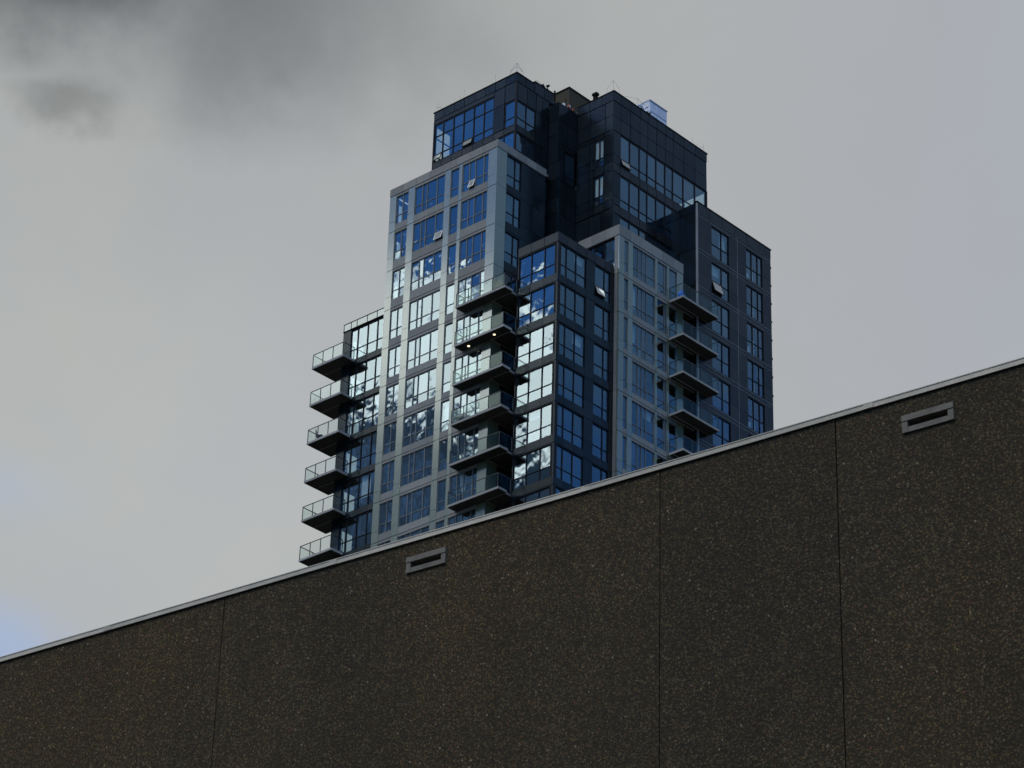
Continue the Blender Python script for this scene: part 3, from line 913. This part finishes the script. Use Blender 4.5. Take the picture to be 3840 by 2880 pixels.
rods([[(7.35, 1.7, zt), (7.35, 1.7, 116.95)], [(7.35, 2.3, zt), (7.35, 2.3, 116.5), (7.35, 1.7, 116.95)], [(8.0, 1.7, zt), (8.0, 1.7, 116.55), (7.35, 1.7, 116.95)]], 0.010)
rods([[(10.23, 1.9, zt), (10.23, 1.9, 117.0)], [(8.9, 1.9, 116.5), (10.23, 1.9, 117.0), (11.2, 1.9, 116.8)]], 0.010)
rods([[(16.24, 1.7, 116.65), (16.32, 1.7, zt), (16.95, 1.7, 116.5)]], 0.010)
rods([[(17.5, 1.7, 116.8), (17.5, 1.7, zt)], [(17.1, 1.7, 116.3), (17.5, 1.7, 116.5)]], 0.010)

# ------------------------------------------------------------------ things that stand on the tower
ahu = thing('air_handler', 'pale blue-grey metal air handling box standing on the right-hand roof', 'air handler', (13.95, 4.3, Z7T - 0.15))


def kid(mb, name, mat, root):
    L = root.location
    mb.v = [(a[0] - L[0], a[1] - L[1], a[2] - L[2]) for a in mb.v]
    return mb.obj(name, mat, root)


m = MB()
m.box(13.0, 14.95, 3.06, 5.2, 116.2, 118.82)
kid(m, 'casing', M_AHU, ahu)
m = MB()
m.box(13.05, 14.90, 3.03, 3.055, 117.95, 118.72)
kid(m, 'side_panel', M_AHU, ahu)
m = MB()
m.box(13.05, 14.90, 3.03, 3.055, 116.9, 117.80)
kid(m, 'side_panel', M_AHU, ahu)
m = MB()
m.box(12.97, 14.98, 3.0, 5.23, 118.82, 118.90)
kid(m, 'lid', M_AHU, ahu)
m = MB()
for z in (117.1, 117.5, 117.9, 118.3):
    m.box(12.93, 12.997, 3.2, 5.1, z, z + 0.2)
kid(m, 'louvre', M_WHITE, ahu)
m = MB()
m.tube([(12.9, 3.4, 117.9), (12.4, 3.4, 118.2), (12.0, 3.4, 118.0), (11.8, 3.4, 117.3), (11.8, 3.4, 116.0)], 0.09, 8)
m.tube([(12.9, 3.7, 117.3), (12.3, 3.7, 117.6), (12.1, 3.7, 116.0)], 0.06, 8)
m.tube([(12.6, 3.2, 118.3), (12.6, 3.2, 116.0)], 0.03, 6)
kid(m, 'pipework', M_AHU, ahu)
m = MB()
for sx in (13.1, 14.85):
    for sy in (3.2, 5.05):
        m.box(sx - 0.07, sx + 0.07, sy - 0.07, sy + 0.07, Z7T - 0.15, 116.2)
kid(m, 'stand', M_RAIL, ahu)

hoist = thing('hoist_cradle', 'small red hoist cradle with pale drums in the recess between the two penthouses', 'hoist', (6.75, 5.35, 115.0))
m = MB()
for a in (5.10, 5.60):
    m.box(6.50, 6.56, a, a + 0.07, 115.0, 115.98)
    m.box(6.94, 7.0, a, a + 0.07, 115.0, 115.85)
m.box(6.50, 6.56, 5.10, 5.67, 115.55, 115.80)
m.box(6.94, 7.0, 5.10, 5.67, 115.45, 115.62)
m.box(6.50, 7.0, 5.30, 5.48, 115.10, 115.50)
kid(m, 'frame', M_RED, hoist)
m = MB()
m.tube([(6.53, 5.62, 116.02), (6.53, 5.62, 116.24)], 0.11, 8)
kid(m, 'drum', M_WHITE, hoist)
m = MB()
m.tube([(6.6, 5.18, 115.72), (6.6, 5.18, 115.92)], 0.10, 8)
kid(m, 'drum', M_WHITE, hoist)
m = MB()
m.tube([(6.72, 5.62, 115.6), (6.72, 5.62, 116.75)], 0.035, 6)
kid(m, 'mast', M_BLACK, hoist)

# crumpled blue cover lying on the topmost right-hand balcony
bm = bmesh.new()
bmesh.ops.create_icosphere(bm, subdivisions=3, radius=1.0)
rr = random.Random(4)
for vtx in bm.verts:
    k = 1.0 + rr.uniform(-0.13, 0.13)
    x, y, z = vtx.co
    sl = 1.0 - 0.45 * max(0.0, x)
    vtx.co = (x * 0.36 * k, y * 0.26 * k, max(-0.05, z) * 0.62 * k * sl)
me = bpy.data.meshes.new('blue_cover')
bm.to_mesh(me)
bm.free()
me.materials.append(M_BLUE)
bl = bpy.data.objects.new('blue_cover', me)
COL.objects.link(bl)
bl.location = (11.36, -1.22, Z_RIGHT[0] + 0.22)
bl['label'] = 'crumpled bright blue cover on the topmost right-hand balcony'
bl['category'] = 'cover'


def chair(x, y, z, rz, label):
    c = thing('balcony_chair', label, 'chair', (x, y, z), rz, 'chairs on the balconies')
    m = MB()
    m.box(-0.24, 0.24, -0.24, 0.24, 0.42, 0.46)
    m.obj('seat', M_RAIL, c)
    m = MB()
    m.box(0.21, 0.25, -0.24, 0.24, 0.50, 0.88)
    m.obj('backrest', M_RAIL, c)
    for sx in (-0.21, 0.21):
        for sy in (-0.21, 0.21):
            m = MB()
            m.tube([(sx, sy, 0.42), (sx * 1.15, sy * 1.15, 0.0)], 0.018, 6)
            m.obj('leg', M_RAIL, c)
    return c


chair(-0.80, 7.45, Z_MID[3] + 0.171, 0.5, 'dark chair at the left end of the fourth middle balcony from the top')
chair(-0.78, 20.9, Z_LEFT[2] + 0.171, 2.2, 'dark chair on the third far-left balcony from the top')

# ------------------------------------------------------------------ foreground wall
NA = math.radians(6.4)
SC = 2.0
wl = thing('concrete_building', 'low dark brown exposed-aggregate concrete building with a pale metal coping', 'building', (CAM.x + 10 * SC * math.cos(NA), CAM.y + 10 * SC * math.sin(NA), GZ), NA)
# local axes: +x away from the eye (face at x = 0), +y to the left, z up from the ground
ZTOP = 6.137 * SC - GZ
JT = [9.160, 8.287, 7.419, 6.502, 5.568]
JT = [9.160 + 0.897 * i for i in range(6, 0, -1)] + JT + [5.568 - 0.897 * i for i in range(1, 7)]
JT = [q * SC for q in JT]
JG = [0.0055 if i in (6, 9, 10) else 0.0014 for i in range(len(JT))]
VENTS = [(7.974, 7.734, 5.943, 6.0255), (5.229, 4.975, 5.936, 6.020)]


def wall_panel(y0, y1, gap, gap1):
    m = MB()
    holes = [(v[1] * SC, v[0] * SC, v[2] * SC - GZ, v[3] * SC - GZ) for v in VENTS if v[1] * SC > y0 and v[0] * SC < y1]
    pr = random.uniform(-0.004, 0.004)
    a, b = y0 + gap, y1 - gap1
    top = ZTOP - 0.062
    if holes:
        h0, h1, hz0, hz1 = holes[0]
        m.box(pr, 0.22, a, b, 0.0, hz0)
        m.box(pr, 0.22, a, b, hz1, top)
        m.box(pr, 0.22, a, h0, hz0, hz1)
        m.box(pr, 0.22, h1, b, hz0, hz1)
    else:
        m.box(pr, 0.22, a, b, 0.0, top)
    return m.obj('wall_panel', M_AGG, wl)


for i, (y1, y0) in enumerate(zip(JT[:-1], JT[1:])):
    wall_panel(y0, y1, JG[i + 1], JG[i])
m = MB()
m.box(0.23, 8.0, JT[-1], JT[0], 0.0, ZTOP - 0.35)
m.obj('building_body', M_BACK, wl)
m = MB()
m.box(0.02, 0.30, JT[-1], JT[0], ZTOP - 0.062, ZTOP - 0.02)  # black strip that draws the shadow line under the coping
m.obj('parapet_shadow_strip', M_BLACK, wl)
CJ = [JT[0] - 3.05 * i for i in range(8)]
for i, (y1, y0) in enumerate(zip(CJ[:-1], CJ[1:])):
    m = MB()
    e = random.uniform(-0.002, 0.002)
    m.box(-0.024 + e, 0.34, y0 + 0.003, y1 - 0.003, ZTOP - 0.012, ZTOP)
    m.box(-0.024 + e, -0.010 + e, y0 + 0.003, y1 - 0.003, ZTOP - 0.058, ZTOP - 0.012)
    m.box(-0.030 + e, -0.0245 + e, y0 + 0.003, y1 - 0.003, ZTOP - 0.011, ZTOP - 0.002)
    cp = m.obj('coping', M_COPE, wl)
    m = MB()
    m.box(-0.0285 + e, -0.0242 + e, y0 - 0.05, y0 + 0.05, ZTOP - 0.0585, ZTOP - 0.0122)
    m.obj('seam_cover', M_COPE, cp)
for a1, a0, z0, z1 in VENTS:
    y0, y1 = a0 * SC, a1 * SC
    z0, z1 = z0 * SC - GZ, z1 * SC - GZ
    W, H = y1 - y0, z1 - z0
    m = MB()
    t, s = H * 0.34, W * 0.11
    m.box(-0.030, 0.10, y0, y1, z1 - t, z1)
    m.box(-0.024, 0.10, y0, y0 + s, z0, z1 - t - 0.006)
    m.box(-0.024, 0.10, y1 - s, y1, z0, z1 - t - 0.006)
    m.box(-0.020, 0.10, y0 + s, y1 - s, z0, z0 + H * 0.30)
    v = m.obj('vent', M_VENT, wl)
    m = MB()
    m.box(0.10, 0.19, y0, y1, z0, z1)
    m.obj('vent_slot', M_BLACK, v)
for o in list(bpy.data.objects):
    if 'o' in o.keys():
        del o['o']
